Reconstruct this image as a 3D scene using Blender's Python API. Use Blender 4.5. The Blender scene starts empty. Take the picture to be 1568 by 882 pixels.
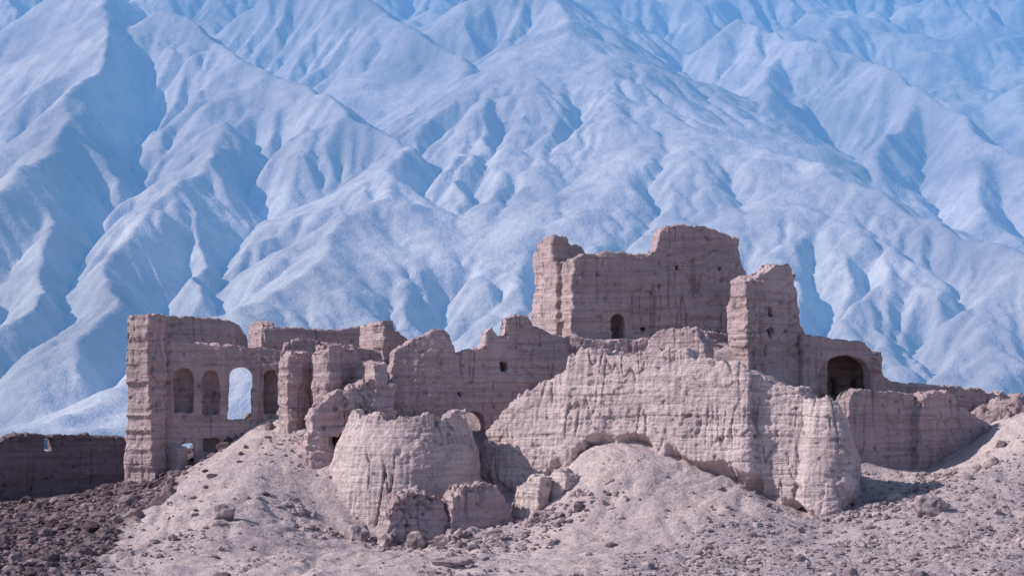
import bpy, bmesh, math, random
import numpy as np
from mathutils import Vector
from mathutils.geometry import tessellate_polygon
random.seed(4); rng=np.random.default_rng(7)
# ------------------------------------------------------------------ noise
GT=rng.normal(size=(256,3)); GT/=np.linalg.norm(GT,axis=1)[:,None]
RT=rng.uniform(0,1,(256,4))
def hsh(ix,iy,iz,seed):
    h=(ix.astype(np.int64)*374761393+iy.astype(np.int64)*668265263+iz.astype(np.int64)*2147483647%4294967291+seed*974711)&0xFFFFFFFF
    h=((h^(h>>13))*1274126177)&0xFFFFFFFF
    h=h^(h>>16); return h
def gnoise(P,seed=0):
    I=np.floor(P).astype(np.int64); F=P-I; U=F*F*F*(F*(F*6-15)+10)
    out=np.zeros(len(P))
    for dx in (0,1):
        wx=U[:,0] if dx else 1-U[:,0]
        for dy in (0,1):
            wy=U[:,1] if dy else 1-U[:,1]
            for dz in (0,1):
                wz=U[:,2] if dz else 1-U[:,2]
                g=GT[hsh(I[:,0]+dx,I[:,1]+dy,I[:,2]+dz,seed)&255]
                out+=wx*wy*wz*(g[:,0]*(F[:,0]-dx)+g[:,1]*(F[:,1]-dy)+g[:,2]*(F[:,2]-dz))
    return out*1.6
def fbm(P,oct=3,seed=0,gain=.5):
    o=np.zeros(len(P)); a=1
    for i in range(oct):
        o+=a*gnoise(P*(2.03**i)+i*17.3,seed+i); a*=gain
    return o
def worley(P,seed=0):
    I=np.floor(P).astype(np.int64); F=P-I; f1=np.full(len(P),9.); f2=f1.copy(); cr=np.zeros(len(P))
    for dx in (-1,0,1):
        for dy in (-1,0,1):
            for dz in (-1,0,1):
                r=RT[hsh(I[:,0]+dx,I[:,1]+dy,I[:,2]+dz,seed)&255]
                d=np.sqrt((dx+r[:,0]-F[:,0])**2+(dy+r[:,1]-F[:,1])**2+(dz+r[:,2]-F[:,2])**2)
                m=d<f1; f2=np.where(m,f1,np.minimum(f2,d)); cr=np.where(m,r[:,3],cr); f1=np.where(m,d,f1)
    return f1,f2,cr
def sstep(a,b,x):
    t=np.clip((x-a)/(b-a),0,1); return t*t*(3-2*t)
# image frame: u,v are image pixels projected from the camera 200 m south of the fort, 1 image pixel = 5 cm on the fort's front line (y=0)
def S(y): return (200.0+y)/4000.0
def Q(u,v,y): s=S(y); return ((u-784)*s, y, (620-v)*s)
# ------------------------------------------------------------------ terrain
CTRL={
-60:[(-300,950),(400,955),(784,955),(1200,950),(1868,930)],
-40:[(-300,890),(0,885),(400,897),(784,892),(1200,880),(1568,858),(1868,845)],
-25:[(-300,868),(0,862),(200,868),(450,864),(784,858),(1100,852),(1350,838),(1568,810),(1868,790)],
-14:[(-300,838),(0,832),(200,828),(350,808),(450,825),(620,838),(784,828),(960,814),(1250,806),(1400,788),(1568,760),(1868,735)],
-7:[(-300,820),(0,815),(200,795),(330,765),(440,785),(520,808),(620,815),(740,808),(790,802),(850,778),(930,735),(1020,722),(1120,740),(1250,785),(1330,772),(1450,752),(1568,722),(1868,690)],
-3:[(330,735),(430,735),(740,790),(790,790),(840,752),(900,698),(960,685),(1100,712),(1200,740)],
0:[(740,775),(790,768),(840,728),(900,680)],
3:[(-300,803),(0,798),(200,762),(330,700),(430,670),(600,660),(700,720),(760,740),(900,650),(1200,650),(1350,728),(1400,722),(1480,706),(1568,665),(1868,640)],
8:[(120,775),(200,745),(300,712),(365,668),(450,640),(700,640),(1000,560),(1200,590),(1350,716),(1480,700),(1568,655)],
14:[(-300,798),(0,785),(200,742),(365,655),(600,590),(1000,525),(1200,560),(1400,690),(1568,640),(1868,630)],
25:[(-300,788),(0,778),(200,745),(365,668),(784,600),(1100,560),(1400,650),(1568,640)],
40:[(-300,770),(0,762),(190,750),(365,705),(784,680),(1100,680),(1500,680),(1868,680)],
70:[(-300,768),(400,765),(1100,765),(1868,760)]}
cp=np.array([Q(u,v,y) for y,l in CTRL.items() for u,v in l])
def tk(r2): return np.where(r2>0,r2*np.log(r2+1e-9),0)
n=len(cp); d2=((cp[:,None,:2]-cp[None,:,:2])**2).sum(-1)
A=np.zeros((n+3,n+3)); A[:n,:n]=tk(d2)+np.eye(n)*.6; A[:n,n]=1; A[:n,n+1:]=cp[:,:2]; A[n,:n]=1; A[n+1:,:n]=cp[:,:2].T
W=np.linalg.solve(A,np.concatenate([cp[:,2],[0,0,0]]))
def Hs(x,y):
    z=W[n]+W[n+1]*x+W[n+2]*y
    for i in range(n): z=z+W[i]*tk((x-cp[i,0])**2+(y-cp[i,1])**2)
    far=np.interp(y,[-400,-192,-95,-60,80,2200,9000],[-1.7,-1.7,-12.8,-11.6,-10.5,-48,-48])
    w=sstep(-72,-58,y)*(1-sstep(58,72,y))*(1-sstep(48,66,np.abs(x)))
    return far+(z-far)*w
def H(x,y):
    x=np.asarray(x,float); y=np.asarray(y,float)
    z=Hs(x,y); P=np.stack([x,y,np.zeros_like(x)],1)
    near=sstep(-150,-80,y)*(1-sstep(90,200,y))*(1-sstep(80,160,np.abs(x)))
    z=z+near*(fbm(P*.11,3,50)*.6+fbm(P*.5,2,60)*.16+fbm(P*1.9,3,70)*.09)
    z=z-near*np.maximum(0,.2-np.abs(gnoise(P*np.array([.3,.10,1])+fbm(P*.1,2,81)[:,None]*1.0,80)))*.9
    z=z+(1-near)*gnoise(P*.004,90)*3*sstep(60,400,np.hypot(x,y))
    return z
def new_obj(name,me,mat=None,parent=None):
    o=bpy.data.objects.new(name,me); bpy.context.scene.collection.objects.link(o)
    if mat: me.materials.append(mat)
    if parent: o.parent=parent
    return o
def grid_mesh(name,X,Y,Z):
    ny,nx=X.shape
    v=np.stack([X.ravel(),Y.ravel(),Z.ravel()],1)
    idx=np.arange(nx*ny).reshape(ny,nx)
    f=np.stack([idx[:-1,:-1],idx[:-1,1:],idx[1:,1:],idx[1:,:-1]],-1).reshape(-1,4)
    return raw_mesh(name,v,f)
def raw_mesh(name,v,f,smooth=True):
    me=bpy.data.meshes.new(name); k=f.shape[1]
    me.vertices.add(len(v)); me.vertices.foreach_set('co',v.astype(np.float32).ravel())
    me.loops.add(f.size); me.loops.foreach_set('vertex_index',f.astype(np.int32).ravel())
    me.polygons.add(len(f)); me.polygons.foreach_set('loop_start',np.arange(0,f.size,k,dtype=np.int32))
    me.polygons.foreach_set('loop_total',np.full(len(f),k,dtype=np.int32))
    me.polygons.foreach_set('use_smooth',np.full(len(f),smooth))
    me.update(calc_edges=True); return me
def attr(me,name,val):
    a=me.attributes.new(name,'FLOAT','POINT'); a.data.foreach_set('value',np.asarray(val,np.float32))
# ------------------------------------------------------------------ material helper
class M:
    def __init__(s,name):
        s.m=bpy.data.materials.new(name); s.m.use_nodes=True; s.t=s.m.node_tree; s.t.nodes.clear()
        s.out=s.N('ShaderNodeOutputMaterial'); s.tc=s.N('ShaderNodeTexCoord').outputs['Object']
    def N(s,t,**k):
        nd=s.t.nodes.new(t)
        for a,b in k.items(): setattr(nd,a,b)
        return nd
    def L(s,a,b): s.t.links.new(a,b)
    def map(s,sc):
        m=s.N('ShaderNodeMapping'); m.inputs['Scale'].default_value=sc; s.L(s.tc,m.inputs['Vector']); return m.outputs[0]
    def noise(s,sc,scale=1,detail=4,rough=.55,dist=0):
        nd=s.N('ShaderNodeTexNoise'); s.L(s.map(sc) if isinstance(sc,tuple) else s.map((sc,)*3),nd.inputs['Vector'])
        nd.inputs['Scale'].default_value=scale; nd.inputs['Detail'].default_value=detail; nd.inputs['Roughness'].default_value=rough; nd.inputs['Distortion'].default_value=dist
        return nd.outputs[0]
    def ramp(s,f,pts):
        r=s.N('ShaderNodeValToRGB'); s.L(f,r.inputs[0]); e=r.color_ramp.elements
        while len(e)<len(pts): e.new(.5)
        for q,(p,c) in zip(e,pts):
            q.position=p; q.color=(*c,1) if isinstance(c,tuple) else (c,c,c,1)
        return r.outputs[0]
    def mr(s,f,a,b,c,d):
        r=s.N('ShaderNodeMapRange'); s.V(f,r.inputs[0])
        for i,v in enumerate((a,b,c,d)): r.inputs[i+1].default_value=v
        return r.outputs[0]
    def V(s,x,sock):
        if isinstance(x,(int,float)): sock.default_value=x
        elif isinstance(x,tuple): sock.default_value=(*x,1)
        else: s.L(x,sock)
    def math(s,op,a,b):
        r=s.N('ShaderNodeMath',operation=op); s.V(a,r.inputs[0]); s.V(b,r.inputs[1]); return r.outputs[0]
    def mix(s,f,a,b,mode='MIX'):
        r=s.N('ShaderNodeMix',data_type='RGBA',blend_type=mode); s.V(f,r.inputs[0]); s.V(a,r.inputs[6]); s.V(b,r.inputs[7]); return r.outputs[2]
    def bump(s,h,strength,dist,prev=None):
        b=s.N('ShaderNodeBump'); b.inputs['Strength'].default_value=strength; b.inputs['Distance'].default_value=dist; s.L(h,b.inputs['Height'])
        if prev: s.L(prev,b.inputs['Normal'])
        return b.outputs[0]
    def diff(s,col,nrm=None):
        b=s.N('ShaderNodeBsdfDiffuse'); s.V(col,b.inputs['Color']); b.inputs['Roughness'].default_value=.4
        if nrm: s.L(nrm,b.inputs['Normal'])
        return b.outputs[0]
    def done(s,sh): s.L(sh,s.out.inputs[0]); return s.m
def mul(c,k): return tuple(x*k for x in c)
def mud(name,a=(.42,.31,.33),b=(.58,.45,.465)):
    m=M(name)
    c=m.ramp(m.noise(.25,detail=4),[(.3,a),(.7,b)])
    c=m.mix(m.mr(m.noise((2.4,2.4,.22),detail=3,rough=.65),.4,.7,0,.5),c,mul(b,1.12))
    c=m.mix(m.mr(m.noise((.15,.15,3.2),detail=3,rough=.6),.47,.62,0,.5),c,mul(a,.74))
    c=m.mix(m.mr(m.noise(6,detail=3,rough=.75),.48,.72,0,.55),c,mul(a,.6))
    at=m.N('ShaderNodeAttribute',attribute_name='pit').outputs['Fac']
    c=m.mix(at,c,mul(a,.42))
    h=m.math('ADD',m.math('MULTIPLY',m.noise((.3,.3,4.6),detail=3,rough=.65),1.0),m.math('MULTIPLY',m.noise((3.6,3.6,.6),detail=4,rough=.75),.7))
    h=m.math('ADD',h,m.math('MULTIPLY',m.noise(5.5,detail=3,rough=.8),.7))
    return m.done(m.diff(c,m.bump(h,1.0,.17)))
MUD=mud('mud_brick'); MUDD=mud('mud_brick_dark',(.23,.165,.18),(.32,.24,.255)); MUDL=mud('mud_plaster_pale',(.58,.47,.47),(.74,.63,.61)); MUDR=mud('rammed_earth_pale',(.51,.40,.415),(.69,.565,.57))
g=M('desert_earth')
c=g.ramp(g.noise(.09,detail=4,rough=.6),[(.3,(.48,.385,.40)),(.7,(.64,.53,.53))])
c=g.mix(g.mr(g.noise(.6,detail=4,rough=.7),.42,.7,0,.65),c,(.40,.325,.35))
c=g.mix(g.mr(g.noise((.25,.9,1),detail=3),.52,.66,0,.5),c,(.70,.55,.49))
sp1=g.noise(4.2,detail=4,rough=.85)
c=g.mix(g.mr(sp1,.50,.64,0,.8),c,(.24,.19,.21))
c=g.mix(g.mr(sp1,.46,.34,0,.5),c,(.74,.66,.65))
rb=g.N('ShaderNodeAttribute',attribute_name='rubble').outputs['Fac']
dk=g.ramp(g.noise(1.3,detail=4,rough=.75),[(.3,(.095,.067,.078)),(.7,(.24,.175,.19))])
c=g.mix(rb,c,dk)
gv=g.N('ShaderNodeAttribute',attribute_name='gravel').outputs['Fac']
c=g.mix(g.math('MULTIPLY',gv,g.mr(sp1,.4,.62,.3,.85)),c,(.31,.265,.295))
hh=g.math('ADD',g.noise(.8,detail=4,rough=.75),g.math('MULTIPLY',sp1,.5))
GROUND=g.done(g.diff(c,g.bump(hh,.85,.32)))
def spaced(lo,hi,fa,fb,step,gr=1.1):
    a=[fb]; st=step
    while a[-1]<hi: st*=gr; a.append(a[-1]+st)
    b=[fa]; st=step
    while b[-1]>lo: st*=gr; b.append(b[-1]-st)
    return np.array(b[::-1][:-1]+list(np.arange(fa,fb,step))+a)
xs=spaced(-6000,6000,-46,46,.2); ys=spaced(-700,8500,-48,16,.2)
X,Y=np.meshgrid(xs,ys); Z=H(X.ravel(),Y.ravel()).reshape(X.shape)
me=grid_mesh('ground',X,Y,Z)
fx,fy=X.ravel(),Y.ravel()
P=np.stack([fx,fy,0*fx],1)
wob=fbm(P*.25,3,5)*2.5
def rubmask(x,y,w):
    e=np.interp(y,[-60,-40,-10,2,8,12],[-25,-27.5,-28.5,-26.5,-22,-20])
    return 1-sstep(-1.3,1.3,x-e-w)
attr(me,'rubble',rubmask(fx,fy,wob)*(fy<60)*(fy>-120))
def gravmask(x,y,w): return sstep(-2,4,x-np.interp(y,[-60,-40,-14,-5,0],[-5,2,12,26,28])+w)*(1-sstep(-6,1,y))
attr(me,'gravel',gravmask(fx,fy,wob))
new_obj('ground',me,GROUND)
# ------------------------------------------------------------------ fortress builders
def densify(o,step,jit):
    r=[]
    for i in range(len(o)):
        a=o[i]; b=o[(i+1)%len(o)]; L=math.hypot(b[0]-a[0],b[1]-a[1]); k=max(1,int(L/step))
        for j in range(k):
            t=j/k; q=jit if (j>0) else jit*.5
            r.append((a[0]+(b[0]-a[0])*t+random.uniform(-q,q),a[1]+(b[1]-a[1])*t+random.uniform(-q,q)))
    return r
def arch(x0,x1,top,bot,k=6,pointed=.75):
    w=(x1-x0)/2; cx=(x0+x1)/2; rise=min(w*1.1,(bot-top)*.6); pts=[(x0,bot)]
    for i in range(k+1):
        t=i/k*math.pi; s=math.sin(t)**pointed
        pts.append((cx-w*math.cos(t),top+rise*(1-s)))
    pts.append((x1,bot)); return pts
def box(x0,x1,y0,y1): return [(x0,y1),(x0,y0),(x1,y0),(x1,y1)]
def wall(o,a,b,t,holes=(),batter=0,jit=1.8):
    o=densify(o,7,jit); loops=[o]+[densify(h,8,.5) for h in holes]
    A0=Q(a[0],0,a[1]); B0=Q(b[0],0,b[1]); dx,dy=B0[0]-A0[0],B0[1]-A0[1]; L=math.hypot(dx,dy); dx/=L; dy/=L
    nx,ny=-dy,dx
    vs=[];off=[];k=0
    for lp in loops:
        off.append(k)
        for (u,v) in lp:
            y=a[1]+(b[1]-a[1])*(u-a[0])/(b[0]-a[0]); p=Q(u,v,y); vs.append(p); k+=1
    zt=max(p[2] for p in vs)
    tri=tessellate_polygon([[Vector((p[0]*dx+p[1]*dy,p[2],0)) for p in vs[off[i]:off[i]+len(loops[i])]] for i in range(len(loops))])
    N_=len(vs)
    V=[(p[0]-nx*(zt-p[2])*batter,p[1]-ny*(zt-p[2])*batter,p[2]) for p in vs]+[(p[0]+nx*t,p[1]+ny*t,p[2]) for p in vs]
    F=[tuple(q) for q in tri]+[tuple(reversed([i+N_ for i in q])) for q in tri]
    for i,lp in enumerate(loops):
        m_=len(lp)
        for j in range(m_):
            p=off[i]+j; q=off[i]+(j+1)%m_; F.append((p,q,q+N_,p+N_))
    return V,F
def plug(x0,x1,y0,y1,ya,t=.5):   # blind back of a small window
    return wall(box(x0-7,x1+7,y0-7,y1+7),(x0,ya),(x1,ya),t,jit=0)
def swept(st,zb,t,batter,step=6):
    st=np.array(st,float); d=np.concatenate([[0],np.cumsum(np.hypot(np.diff(st[:,0]),np.diff(st[:,1])+np.diff(st[:,2])*8))])
    s=np.arange(0,d[-1],step); U=np.interp(s,d,st[:,0]); T=np.interp(s,d,st[:,1]); Yy=np.interp(s,d,st[:,2])
    T=T+rng.normal(size=len(s))*2.4
    pts=np.array([Q(u,v,y) for u,v,y in zip(U,T,Yy)])
    tn=np.gradient(pts[:,:2],axis=0); tn/=np.linalg.norm(tn,axis=1)[:,None]
    k=np.ones(7)/7; tn=np.stack([np.convolve(np.pad(tn[:,i],3,mode='edge'),k,'valid') for i in (0,1)],1); tn/=np.linalg.norm(tn,axis=1)[:,None]
    nb=np.stack([-tn[:,1],tn[:,0]],1)
    V=[];F=[]
    for p,b in zip(pts,nb):
        h=p[2]-zb
        V+=[(p[0],p[1],p[2]),(p[0]-b[0]*h*batter,p[1]-b[1]*h*batter,zb),(p[0]+b[0]*(t+.5),p[1]+b[1]*(t+.5),zb),(p[0]+b[0]*t,p[1]+b[1]*t,p[2]-.2)]
    m_=len(pts)
    for i in range(m_-1):
        for j in range(4):
            F.append((i*4+j,i*4+(j+1)%4,(i+1)*4+(j+1)%4,(i+1)*4+j))
    F.append((3,2,1,0)); F.append(tuple((m_-1)*4+j for j in range(4)))
    return V,F
def revolve(prof,cx,cy,k=90,topn=None,shift=0):
    V=[];F=[];m_=len(prof); z1=prof[7][1]
    for i in range(k):
        a=i/k*2*math.pi; tz=topn(a) if topn else 0
        for j,(r,z,w) in enumerate(prof):
            V.append((cx+shift*(z-z1)+r*math.cos(a),cy+r*math.sin(a),z+w*tz))
    for i in range(k):
        for j in range(m_-1):
            F.append((i*m_+j,((i+1)%k)*m_+j,((i+1)%k)*m_+j+1,i*m_+j+1))
    F.append(tuple(i*m_ for i in range(k))); F.append(tuple(i*m_+m_-1 for i in reversed(range(k))))
    return V,F
def build(name,parts,mat,voxel=.12,amp=1.0,run=1.0,under=0.0,seed=1,course=1.0,blk=1.0):
    V=[];F=[]
    for v,f in parts:
        k=len(V); V+=v; F+=[tuple(i+k for i in q) for q in f]
    me=bpy.data.meshes.new(name); me.from_pydata(V,[],F)
    bm=bmesh.new(); bm.from_mesh(me); bmesh.ops.recalc_face_normals(bm,faces=bm.faces); bm.to_mesh(me); bm.free()
    o=new_obj('tmp',me); md=o.modifiers.new('r','REMESH'); md.mode='VOXEL'; md.voxel_size=voxel
    dg=bpy.context.evaluated_depsgraph_get(); m2=bpy.data.meshes.new_from_object(o.evaluated_get(dg))
    bpy.data.objects.remove(o); bpy.data.meshes.remove(me); m2.name=name
    nv=len(m2.vertices); co=np.empty(nv*3,np.float32); m2.vertices.foreach_get('co',co); co=co.reshape(-1,3).astype(float)
    no=np.empty(nv*3,np.float32); m2.vertex_normals.foreach_get('vector',no); no=no.reshape(-1,3).astype(float)
    side=1-np.abs(no[:,2])
    d=fbm(co*.35,2,seed)*.22*amp+fbm(co*np.array([1.3,1.3,2.4]),3,seed+9,.65)*.075*amp
    wp=co*np.array([.62,.62,.85])+fbm(co*.8,2,seed+70)[:,None]*.25
    f1,f2,cr_=worley(wp,seed+71); msk=sstep(-.25,.3,gnoise(co*.22,seed+72))
    crack=np.clip(1-(f2-f1)/.09,0,1)
    d+=((cr_-.5)*.20-crack*.10)*msk*blk*amp
    rn=gnoise(co*np.array([1.3,1.3,.045])+gnoise(co*np.array([.5,.5,.3]),seed+3)[:,None]*.18,seed+20)
    thin=sstep(-.2,.25,gnoise(co*np.array([.4,.4,.25]),seed+25))
    runnel=np.maximum(0,.10-np.abs(rn))/.10*thin
    d-=runnel**1.3*.18*run*side
    rn2=gnoise(co*np.array([3.2,3.2,.25]),seed+22); d+=rn2*.05*run*side
    # horizontal lifts of rammed earth: ledges and joints at uneven heights
    lz=co[:,2]+gnoise(co*np.array([.12,.12,.3]),seed+31)*.45; li=lz/.82; fr_=li-np.floor(li)
    lid=RT[(np.floor(li).astype(np.int64)*37+seed)&255,0]
    lm=sstep(-.35,.3,gnoise(co*np.array([.25,.25,.5]),seed+33))
    d+=((lid-.5)*.12-np.clip(1-np.minimum(fr_,1-fr_)/.11,0,1)*.085*(.4+lid))*course*side*lm
    pitn=gnoise(co*np.array([1.7,1.7,2.0]),seed+40); pit=np.clip((pitn-.5)/.15,0,1); d-=pit*.12*amp
    if under>0:
        gz=H(co[:,0],co[:,1]); hh=co[:,2]-gz
        u=np.clip(1-np.abs(hh-.15)/(.9+gnoise(co*.4,seed+50)*.9),0,1); front=np.clip(-no[:,1],0,1)
        d-=u*front*under*np.clip(.9+gnoise(co*.5,seed+51)*2.5,.1,2.0)
    co2=co+no*d[:,None]
    top=np.clip(no[:,2],0,1); co2[:,2]-=top*(np.abs(fbm(co*.9,3,seed+60,.65))*.75)*amp
    m2.vertices.foreach_set('co',co2.astype(np.float32).ravel())
    m2.polygons.foreach_set('use_smooth',np.full(len(m2.polygons),True)); m2.update()
    attr(m2,'pit',np.clip(pit*.5+runnel**2*.6*side*run+crack*msk*.4*blk,0,1))
    return new_obj(name,m2,mat)

# --- palace wing on the left, with arched niches
pal=[]
pal.append(wall([(240,516),(300,524),(345,527),(400,530),(440,536),(474,540),(474,680),(440,700),(330,745),(236,760)],(236,8),(474,9.6),1.2,
   holes=[arch(265,296,562,631),arch(311,336,566,633),arch(349,386,562,641),arch(404,425,567,632),box(276,297,678,732),box(312,336,672,690)]))
pal.append(wall([(250,540),(341,545),(341,740),(250,750)],(250,9.5),(341,9.8),.5,holes=[box(274,299,670,735)]))
pal.append(wall([(394,545),(440,548),(440,690),(394,700)],(394,10.3),(440,10.5),.5))
pal.append(wall([(247,682),(275,682),(275,755),(247,755)],(247,8.6),(275,7.0),.8,jit=.3))
pal.append(wall([(184,780),(189,700),(196,622),(206,540),(212,492),(219,479),(226,480),(226,780)],(184,10.5),(226,6.6),1.6,jit=2))
pal.append(wall([(226,780),(222,700),(224,600),(224,482),(232,480),(238,486),(240,530),(248,610),(246,700),(250,770)],(222,6.5),(250,9.2),1.8,batter=.06,jit=2))
pal.append(wall([(230,484),(280,483),(318,484),(350,489),(366,496),(376,512),(380,522),(380,560),(230,560)],(230,14),(380,19),1.0,jit=1))
pal.append(wall([(379,560),(379,497),(388,489),(400,491),(404,500),(404,560)],(379,17.5),(404,14.6),1.2))
pal.append(wall([(400,500),(440,499),(480,502),(520,504),(556,498),(556,560),(400,560)],(400,14.5),(556,19),1.0,jit=1))
pal.append(wall([(548,560),(552,500),(570,492),(586,490),(586,560)],(548,16.2),(586,12.4),1.0))
pal.append(wall([(584,560),(584,490),(598,496),(612,508),(630,518),(634,560)],(584,12.5),(634,16),1.0))
build('palace_ruin',pal,MUD,.10,amp=.65,run=.8,seed=11,course=.45,blk=.7)
br=[]
br.append(wall([(424,640),(424,585),(430,556),(441,545),(446,545),(446,670),(424,680)],(424,6.2),(446,3.6),1.0))
br.append(wall([(440,690),(442,545),(452,537),(478,538),(490,545),(488,600),(482,650),(478,690)],(442,3.6),(490,5.8),1.2))
br.append(wall([(430,560),(438,524),(468,517),(500,524),(545,530),(590,538),(606,545),(606,620),(430,620)],(430,10),(606,13),1.0))
br.append(wall([(474,650),(476,560),(474,548),(486,533),(499,524),(503,527),(503,650)],(474,5.0),(503,2.2),1.2))
br.append(wall([(500,650),(500,526),(515,530),(545,534),(552,545),(552,650)],(500,2.2),(552,5.4),1.4))
br.append(wall([(540,640),(543,560),(556,552),(572,556),(578,640)],(540,4.2),(578,1.0),1.2))
build('broken_house_ruin',br,MUD,.10,amp=.9,seed=23,course=.6)
fr=[wall([(466,740),(470,662),(480,626),(505,602),(540,590),(562,579),(590,580),(604,600),(600,680),(545,676),(520,660),(505,668),(500,700),(496,740)],(462,-.5),(604,1.8),2.2,batter=.05,jit=4),
    wall([(452,830),(456,760),(454,700),(458,668),(472,662),(478,690),(478,760),(484,830)],(452,2.0),(486,-1.5),2.0,batter=.06,jit=2)]
build('collapsed_vault_ruin',fr,MUD,.10,amp=1.5,run=1.2,seed=31)
tr=np.random.default_rng(5).uniform(-.5,.4,28); tr[-1]=tr[0]
def tn(a): return float(np.interp(a/6.2832*27,np.arange(28),tr))+random.uniform(-.15,.15)
prof=[(6.5,-12,0),(6.2,-9.2,0),(6.0,-7,0),(5.8,-5,0),(5.5,-3.5,0),(5.05,-2.4,0),(4.6,-1.4,.3),(4.3,-.62,1),(3.6,-.7,1),(3.2,-1.7,.2),(.6,-1.5,0)]
build('round_bastion',[revolve(prof,-7.9,.2,110,tn,shift=0.085)],MUDR,.095,amp=.6,run=2.0,seed=41,course=1.1,blk=.7)
# --- central block
ce=[wall([(583,700),(590,640),(600,560),(606,533),(640,515),(667,504),(682,506),(690,516),(697,538),(704,700)],(583,3.8),(704,5.2),1.6,batter=.03,jit=2.4),
    wall([(696,700),(696,541),(712,536),(740,531),(743,508),(754,499),(762,512),(771,511),(774,484),(790,480),(806,481),(815,491),(821,500),(866,517),(872,560),(874,720),(740,740)],(690,5.0),(874,7.6),1.5,
      holes=[box(767,778,554,569),arch(705,741,629,690),box(700,706,599,606)],batter=.02),
    plug(767,778,554,569,7.6),plug(700,706,599,606,6.2),
    wall([(718,650),(724,642),(736,646),(738,690),(718,690)],(718,8.8),(738,6.8),.8),
    wall([(845,524),(868,512),(930,521),(985,517),(1003,522),(1003,600),(845,600)],(845,8),(1003,8.6),1.4),
    wall([(988,600),(990,522),(1010,504),(1035,500),(1056,501),(1070,510),(1080,530),(1085,600)],(988,6.6),(1085,3.9),1.6)]
build('central_hall_ruin',ce,MUD,.10,amp=.75,run=.9,seed=53,blk=.8,course=.8)
ke=[wall([(811,530),(812,480),(818,440),(814,402),(820,372),(832,364),(846,361),(852,530)],(811,19.2),(852,15.2),1.4,jit=2),
    wall([(846,530),(846,361),(868,362),(874,372),(893,377),(900,390),(900,530)],(846,16.5),(900,20),1.2,jit=2),
    wall([(832,530),(832,430),(840,412),(846,400),(852,400),(852,530)],(832,16.4),(852,14.2),1.0,jit=2),
    wall([(858,540),(858,480),(861,402),(877,394),(879,540)],(858,14.6),(879,12.0),1.2),
    wall([(872,560),(872,520),(877,394),(905,386),(940,385),(975,388),(1000,385),(1006,372),(1012,350),(1030,342),(1060,343),(1085,347),(1105,354),(1131,365),(1133,398),(1141,415),(1136,450),(1128,560)],(872,12.0),(1141,16.5),1.5,
      holes=[arch(936,955,482,520),box(1034,1039,407,412),box(1099,1104,409,414),box(982,987,501,506)],batter=.02,jit=2.4),
    plug(1034,1039,407,412,15.8),plug(1099,1104,409,414,16.8),plug(982,987,501,506,15.0),
    wall([(930,525),(930,470),(962,470),(962,540),(930,540)],(930,15.9),(962,16.2),.8),
    wall([(868,560),(868,513),(900,520),(940,518),(985,519),(1040,512),(1100,520),(1110,560)],(868,10.5),(1110,11.5),1.2)]
build('citadel_keep',ke,MUD,.10,amp=.7,run=.9,seed=61,blk=.7,course=.8)
to=[wall([(1111,600),(1113,520),(1112,465),(1121,450),(1118,430),(1130,422),(1144,430),(1144,600)],(1111,12),(1144,8.3),1.6,jit=2),
    wall([(1141,620),(1141,430),(1158,424),(1176,414),(1189,402),(1207,400),(1215,411),(1219,450),(1227,500),(1235,550),(1242,620)],(1141,8.2),(1242,12),1.8,
      holes=[box(1174,1182,472,483),box(1173,1182,503,515),arch(1148,1161,534,572),box(1206,1210,426,433),box(1212,1216,470,476)],batter=.03,jit=2.2),
    plug(1175,1181,473,482,10.9),plug(1174,1181,504,514,10.9),plug(1206,1210,426,433,12.0),plug(1212,1216,470,476,12.0),
    wall([(1145,600),(1145,520),(1166,520),(1166,600)],(1145,9.9),(1166,10.6),.5),
    wall([(1060,600),(1062,520),(1080,505),(1118,512),(1118,600)],(1060,12),(1118,14.5),1.2)]
build('tall_tower_ruin',to,MUD,.10,amp=.75,run=.9,seed=71,course=.7)
iw=[wall([(1228,720),(1228,510),(1262,514),(1298,522),(1324,524),(1339,540),(1350,568),(1366,583),(1400,587),(1440,589),(1452,596),(1466,640),(1470,740),(1300,740)],(1228,10.5),(1470,14.5),1.5,
      holes=[arch(1254,1334,543,660,k=12,pointed=.7)]),
    wall([(1246,560),(1262,536),(1330,536),(1345,560),(1345,680),(1246,680)],(1246,16.6),(1345,18.4),.8,holes=[arch(1270,1283,578,612),arch(1303,1316,578,612)]),
    wall([(1240,536),(1290,530),(1350,538),(1350,680),(1240,680)],(1240,18.2),(1350,20),.5),
    wall([(1238,680),(1238,535),(1252,535),(1252,680)],(1238,18.6),(1252,11.5),.8),
    wall([(1340,680),(1340,540),(1350,540),(1350,680)],(1350,12.5),(1340,20),.8),
    wall([(1232,541),(1232,519),(1300,524),(1350,545),(1350,560),(1320,540)],(1232,11.5),(1350,13.5),7.0)]
build('iwan_hall_ruin',iw,MUD,.11,amp=.5,run=.6,seed=81,blk=.6,course=.6)
build('mud_brick_wall',[wall([(1296,760),(1300,610),(1306,598),(1322,594),(1360,597),(1398,600),(1410,609),(1414,640),(1418,760)],(1296,4),(1418,10),1.4,batter=.02)],MUD,.11,amp=.7,seed=91)
build('mud_brick_wall',[wall([(1404,760),(1408,640),(1414,610),(1420,600),(1452,596),(1466,612),(1500,640),(1530,652),(1545,740)],(1404,8),(1545,17),1.3)],MUD,.12,amp=.9,seed=95)
build('mud_brick_wall',[wall([(1436,740),(1438,596),(1444,588),(1468,590),(1476,594),(1500,592),(1512,600),(1534,597),(1545,605),(1580,602),(1640,612),(1700,625),(1700,740)],(1436,22),(1700,28),1.3)],MUD,.13,amp=.8,seed=97)
build('earthen_mound_ruin',[wall([(1466,720),(1476,640),(1500,622),(1530,606),(1560,604),(1600,612),(1660,640),(1680,720)],(1466,19),(1680,17),5,batter=.5,jit=3)],MUD,.16,amp=2.2,seed=99)
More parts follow.
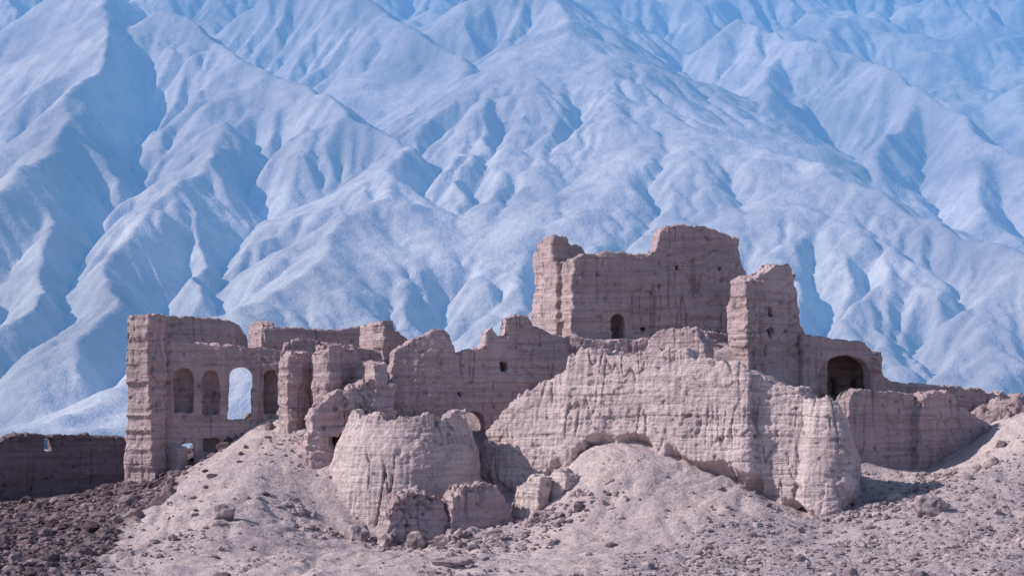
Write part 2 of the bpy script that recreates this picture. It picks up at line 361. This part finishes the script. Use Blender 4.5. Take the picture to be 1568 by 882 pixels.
build('mud_brick_wall',[wall([(-60,800),(-60,676),(0,674),(20,664),(60,661),(84,664),(110,662),(150,667),(186,666),(200,670),(200,800)],(-60,34),(200,46),1.1,holes=[box(68,82,672,690)])],MUDD,.14,amp=.8,seed=103)
# --- great curved rampart
ST=[(731,705,4.4),(742,665,3.6),(760,640,2.9),(790,610,2.0),(820,590,1.2),(850,575,.5),(866,565,.1),(870,543,0),(888,532,-.3),(925,531,-1),(935,543,-1.2),(955,541,-1.6),(1000,533,-2.4),(1048,531,-3.3),(1058,547,-3.6),(1080,544,-4.0),(1105,551,-4.6),(1128,553,-5.1),(1146,564,-5.6),(1152,572,-5.1),(1180,578,-5.2),(1200,588,-5.5),(1222,590,-5.8),(1232,608,-6.0),(1242,613,-7.0),(1265,606,-7.4),(1284,612,-7.4),(1292,628,-6.2),(1302,655,-4.0),(1314,700,-1.8),(1324,735,-.5)]
build('curved_rampart_wall',[swept(ST,-11.5,2.6,.17)],MUDR,.09,amp=.85,run=1.25,under=1.3,seed=111,course=1.5,blk=.7)
def stub(name,o,a,b,t,seed,amp=1.6,mat=MUD,batter=.1):
    build(name,[wall(o,a,b,t,batter=batter,jit=3)],mat,.095,amp=amp,run=1,seed=seed)
stub('broken_wall_stub',[(780,830),(783,765),(792,742),(806,736),(818,726),(830,730),(828,760),(822,790),(826,830)],(780,-4.2),(830,-6.4),1.2,121,.8,MUDL,.04)
stub('broken_wall_stub',[(822,820),(830,752),(842,728),(852,716),(864,722),(868,740),(858,762),(850,790),(852,820)],(822,-3.6),(868,-6.0),1.2,122,.8,MUDL,.04)
stub('broken_wall_stub',[(845,830),(850,790),(862,768),(876,752),(886,748),(892,775),(904,770),(918,762),(932,770),(944,792),(946,830)],(845,-6.8),(946,-8.6),1.2,123,1.1,MUDR,.05)
stub('broken_wall_stub',[(686,840),(690,765),(704,742),(740,736),(764,745),(780,770),(786,830)],(686,-8.4),(786,-6.0),2.0,125,1.4)
stub('broken_wall_stub',[(592,850),(594,785),(610,760),(632,748),(660,752),(682,765),(688,800),(690,850)],(592,-9.6),(690,-7.4),1.6,127,1.8)
stub('broken_wall_stub',[(800,845),(806,796),(818,782),(835,786),(850,804),(855,845)],(800,-9),(855,-9.2),.9,129,1.3)
# --- boulders and rubble
ico=bmesh.new(); bmesh.ops.create_icosphere(ico,subdivisions=2,radius=1); iv=np.array([v.co[:] for v in ico.verts]); iff=np.array([[v.index for v in f.verts] for f in ico.faces]); ico.free()
ico=bmesh.new(); bmesh.ops.create_icosphere(ico,subdivisions=5,radius=1); bv=np.array([v.co[:] for v in ico.verts]); bf=np.array([[v.index for v in f.verts] for f in ico.faces]); ico.free()
def rockmat(name,a,b):
    m=M(name); at=m.N('ShaderNodeAttribute',attribute_name='tone').outputs['Fac']
    c=m.mix(at,a,b); c=m.mix(m.mr(m.noise(5,detail=3,rough=.7),.4,.7,0,.4),c,mul(a,.7))
    return m.done(m.diff(c,m.bump(m.noise(6,detail=3,rough=.7),.6,.1)))
ROCK=rockmat('rock',(.19,.145,.16),(.56,.455,.46)); DROCK=rockmat('dark_rock',(.095,.067,.078),(.33,.25,.265))
def boulder(u,v,y,rx,ry,rz,seed,mat):
    c=np.array(Q(u,v,y)); p=bv.copy()
    r=np.random.default_rng(seed)
    for i in range(16):
        nn=r.normal(size=3); nn/=np.linalg.norm(nn); h=r.uniform(.6,.9); dd=p@nn-h; p-=np.clip(dd,0,9)[:,None]*nn*.9
    p*=1+fbm(p*1.8+seed,3,seed)[:,None]*.16
    gz=float(H([c[0]],[c[1]])[0]); c[2]=gz+rz*.35
    p=p*np.array([rx,ry,rz])+c
    me=raw_mesh('boulder',p,bf); attr(me,'tone',np.clip(.5+fbm(p*1.5,3,seed),0,1)); return new_obj('boulder',me,mat)
for b in [(546,800,-10,1.05,1,.95,1),(345,797,-11.5,.95,.8,.9,2),(1426,800,-15,1.35,1.05,1.15,3),(592,806,-11,.8,.8,.8,4),(637,806,-12,.95,.8,.95,5),(705,795,-10.5,.6,.6,.55,6),(1448,838,-19,.4,.35,.3,7),(690,868,-30,1.5,1,.45,8),(1225,860,-28,.5,.4,.3,9)]:
    boulder(*b,ROCK)
def scatter(name,n_,fx_,size,mat,flat=.65,seed=0):
    r=np.random.default_rng(seed); x,y=fx_(r,n_); z=H(x,y); k=len(x)
    s=size(r,k); sc=s[:,None]*r.uniform(.6,1.3,(k,3)); sc[:,2]*=flat
    ang=r.uniform(0,6.283,k); ca,sa=np.cos(ang),np.sin(ang)
    base=np.repeat(iv[None],k,0)*(1+r.uniform(-.25,.25,(k,len(iv),1)))*sc[:,None,:]
    X_=base[...,0]*ca[:,None]-base[...,1]*sa[:,None]+x[:,None]; Y_=base[...,0]*sa[:,None]+base[...,1]*ca[:,None]+y[:,None]; Z_=base[...,2]+z[:,None]+s[:,None]*.15
    V=np.stack([X_,Y_,Z_],-1).reshape(-1,3); F=(iff[None]+np.arange(k)[:,None,None]*len(iv)).reshape(-1,3)
    me=raw_mesh(name,V,F,False); attr(me,'tone',np.repeat(r.uniform(0,1,k),len(iv))); return new_obj(name,me,mat)
def ln(lo,mu,sg,hi): return lambda r,k: np.clip(lo+r.lognormal(mu,sg,k),0,hi)
def fA(r,n_):
    x=r.uniform(-46,-17,n_*2); y=r.uniform(-50,30,n_*2); w=fbm(np.stack([x,y,0*x],1)*.25,3,5)*2.5
    m_=r.uniform(0,1,n_*2)<rubmask(x,y,w)+.02; return x[m_],y[m_]
scatter('rubble_slope',5200,fA,ln(.05,-2.0,.6,.65),DROCK,seed=1)
def fB(r,n_):
    x=r.uniform(-32,40,n_*3); y=r.uniform(-58,3,n_*3); q=np.stack([x,y,0*x],1)
    p=np.clip(.12+fbm(q*.15,3,33)*.9,0.05,1)*.6+gravmask(x,y,fbm(q*.25,3,5)*2.5)*.5
    m_=r.uniform(0,1,n_*3)<p; return x[m_],y[m_]
scatter('scattered_stones',10000,fB,ln(.03,-2.75,.65,.45),ROCK,seed=2)
cl=[(-4.5,-10,2.6,190),(-8,-11,3,160),(3,-9.5,2.5,90),(6.5,-9,2.0,30),(27.5,-7,2.2,140),(24,-10,2.5,100),(-14,-9,1.5,60),(33,-2,4,90),(-2,-13,4,130),(-16,-6,1.2,40)]
def fC(r,n_):
    xs_=[];ys_=[]
    for cx,cy,rad,k in cl: xs_.append(r.normal(cx,rad*.55,k)); ys_.append(r.normal(cy,rad*.4,k))
    return np.concatenate(xs_),np.concatenate(ys_)
scatter('fallen_brick_rubble',0,fC,ln(.06,-2.1,.6,.55),ROCK,seed=3)
# ------------------------------------------------------------------ mountains: guided ridges + stream-power erosion
cell=4.2
mx=np.arange(-1400,1401,cell); md_=np.arange(2850,6000,cell)
MX,MD=np.meshgrid(mx,md_)
DV=[-280,-100,0,100,200,300,400,500,600,700]; DD=[6200,5450,5000,4600,4260,3960,3680,3400,3150,2900]
def Dof(v): return np.interp(v,DV,DD)
def Vof(d): return np.interp(d,DD[::-1],DV[::-1])
base=(620-Vof(MD))*MD/4000-55
# (polyline, height above the general slope, flank steepness)
R=[([(620,215),(600,258),(550,318),(480,388),(380,465)],145,.5),([(640,245),(622,300),(570,380),(510,480)],95,.65),([(660,270),(685,340),(655,420),(620,500)],85,.65),([(690,285),(750,355),(742,420),(690,475)],80,.65),
([(250,10),(380,85),(500,150),(620,215)],130,.65),([(380,85),(360,140),(350,180)],85,.75),([(480,-40),(640,45),(720,120),(780,185),(900,250),(960,305),(1000,380)],100,.65),
([(820,-40),(890,45),(940,135),(1060,195),(1180,228),(1330,290),(1568,385),(1750,450)],165,.48),([(1060,195),(1100,260),(1180,340)],95,.6),([(1180,228),(1240,310),(1300,380),(1390,450)],100,.5),
([(1130,20),(1200,50),(1290,70),(1400,130),(1500,200),(1680,300)],90,.85),([(1200,50),(1170,120),(1150,175)],70,.85),([(1400,130),(1350,210),(1330,250)],65,.85),([(1500,200),(1480,280),(1500,320)],65,.85),
([(130,-40),(170,50),(100,170),(40,250),(-80,330)],130,.75),([(350,175),(290,235),(210,330),(160,420),(130,500)],110,.65),([(350,175),(335,260),(300,350),(310,440)],75,.8),
([(40,250),(90,330),(60,430),(-20,520)],80,.75),([(110,640),(170,590),(250,560)],85,.4),([(780,185),(835,300),(850,380),(800,460)],80,.7),([(1330,290),(1410,390),(1480,470),(1620,570)],90,.5),
([(1568,385),(1560,480),(1650,540)],65,.6)]
pc=np.stack([MX.ravel(),MD.ravel(),0*MX.ravel()],1)
WX=MX+fbm(pc/190,4,200).reshape(MX.shape)*34; WD=MD+fbm(pc/190+50,4,210).reshape(MX.shape)*34
stack=[base+fbm(pc/210,4,230,.55).reshape(MX.shape)*34]
for pl,pr,stp in R:
    pts=[]
    for u,v in pl:
        d=float(Dof(v+pr*.75)); pts.append(((u-784)*d/4000,d,(620-v)*d/4000))
    best=np.full(base.shape,-1e9)
    for a,b in zip(pts[:-1],pts[1:]):
        ax,ay,az=a; bx,by,bz=b; L2=(bx-ax)**2+(by-ay)**2
        t=np.clip(((WX-ax)*(bx-ax)+(WD-ay)*(by-ay))/L2,0,1)
        dist=np.sqrt((WX-ax-t*(bx-ax))**2+(WD-ay-t*(by-ay))**2)
        best=np.maximum(best,az+t*(bz-az)-dist*stp)
    stack.append(best)
z=np.max(stack,0)+rng.normal(size=base.shape)*.8+fbm(pc/60,4,250,.6).reshape(MX.shape)*6
Kv=(.022*(1+1.0*np.clip(fbm(pc/340,3,260)*2.4,-.95,1))).reshape(MX.shape)
ny_,nx_=z.shape; ids=np.arange(ny_*nx_).reshape(ny_,nx_); Aa=np.ones(z.size)
nb8=[(-1,-1),(-1,0),(-1,1),(0,-1),(0,1),(1,-1),(1,0),(1,1)]
z0=z.copy()
for it in range(95):
    zp=np.pad(z,1,constant_values=1e5); bestS=np.full(z.shape,-1e9); rc=ids.copy(); bestz=z.copy()
    for dy,dx in nb8:
        zn=zp[1+dy:1+dy+ny_,1+dx:1+dx+nx_]; s_=(z-zn)/(cell*math.hypot(dx,dy)); m_=s_>bestS
        bestS=np.where(m_,s_,bestS); rc=np.where(m_,ids+dy*nx_+dx,rc); bestz=np.where(m_,zn,bestz)
    ok=bestS>0; rr=rc.ravel(); okr=ok.ravel()
    for _ in range(14 if it==0 else 3):
        Aa=1+np.bincount(rr[okr],weights=Aa[okr],minlength=z.size)
    Ag=np.minimum(Aa,2000).reshape(z.shape)
    dz=np.minimum(Kv*Ag**.5*np.maximum(bestS,0),.42*(z-bestz))
    over=np.maximum(0,bestS-1.1)*cell*.3
    z=np.where(ok,z-np.maximum(dz,0)-over,bestz+.05)
    zi=z[1:-1,1:-1]; z[1:-1,1:-1]+=.014*(z[:-2,1:-1]+z[2:,1:-1]+z[1:-1,:-2]+z[1:-1,2:]-4*zi)
    z[0]=z0[0]
z+=(np.abs(fbm(pc/26,3,240))*2.0).reshape(z.shape)
mm=M('mountain_rock_painted_haze')
c=mm.ramp(mm.noise(.0035,detail=5,rough=.65),[(.36,(.37,.335,.33)),(.64,(.74,.68,.66))])
c=mm.mix(mm.mr(mm.noise(.03,detail=4,rough=.8),.45,.7,0,.55),c,(.33,.30,.32))
nb=mm.bump(mm.noise(.06,detail=4,rough=.75),.7,6)
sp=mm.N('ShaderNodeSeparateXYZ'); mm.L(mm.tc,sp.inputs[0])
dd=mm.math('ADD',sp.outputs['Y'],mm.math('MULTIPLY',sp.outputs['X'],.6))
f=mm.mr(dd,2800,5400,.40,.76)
em=mm.N('ShaderNodeEmission'); em.inputs[0].default_value=(.13,.38,.86,1); em.inputs[1].default_value=.92  # aerial haze painted into the rock as blue glow, stronger far and right
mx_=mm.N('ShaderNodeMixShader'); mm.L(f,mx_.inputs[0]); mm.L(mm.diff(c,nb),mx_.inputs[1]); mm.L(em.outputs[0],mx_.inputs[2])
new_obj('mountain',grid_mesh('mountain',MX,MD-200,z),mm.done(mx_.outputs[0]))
# ------------------------------------------------------------------ light, sky, camera
sd=Vector((-.80,-.13,.57)).normalized(); el=math.asin(sd.z); az=math.atan2(sd.x,sd.y)
w=bpy.data.worlds.new('World'); bpy.context.scene.world=w; w.use_nodes=True
sky=w.node_tree.nodes.new('ShaderNodeTexSky'); sky.sky_type='NISHITA'; sky.sun_disc=False; sky.sun_elevation=el; sky.sun_rotation=az; sky.altitude=1500
bg=w.node_tree.nodes['Background']; w.node_tree.links.new(sky.outputs[0],bg.inputs[0]); bg.inputs[1].default_value=.14
sl=bpy.data.lights.new('sun','SUN'); sl.energy=5; sl.angle=math.radians(.5); sl.color=(1,.935,.87)
so=bpy.data.objects.new('sun',sl); so.rotation_euler=sd.to_track_quat('Z','Y').to_euler(); so.location=(-60,-60,80); bpy.context.scene.collection.objects.link(so)
cam=bpy.data.cameras.new('camera'); co_=bpy.data.objects.new('camera',cam); bpy.context.scene.collection.objects.link(co_)
co_.location=(0,-200,0); co_.rotation_euler=(math.radians(90),0,0); cam.sensor_width=36; cam.lens=36*4000/1568; cam.shift_y=179/1568; cam.clip_start=1; cam.clip_end=20000
bpy.context.scene.camera=co_
bpy.context.scene.view_settings.view_transform='Standard'; bpy.context.scene.view_settings.look='None'; bpy.context.scene.view_settings.exposure=0
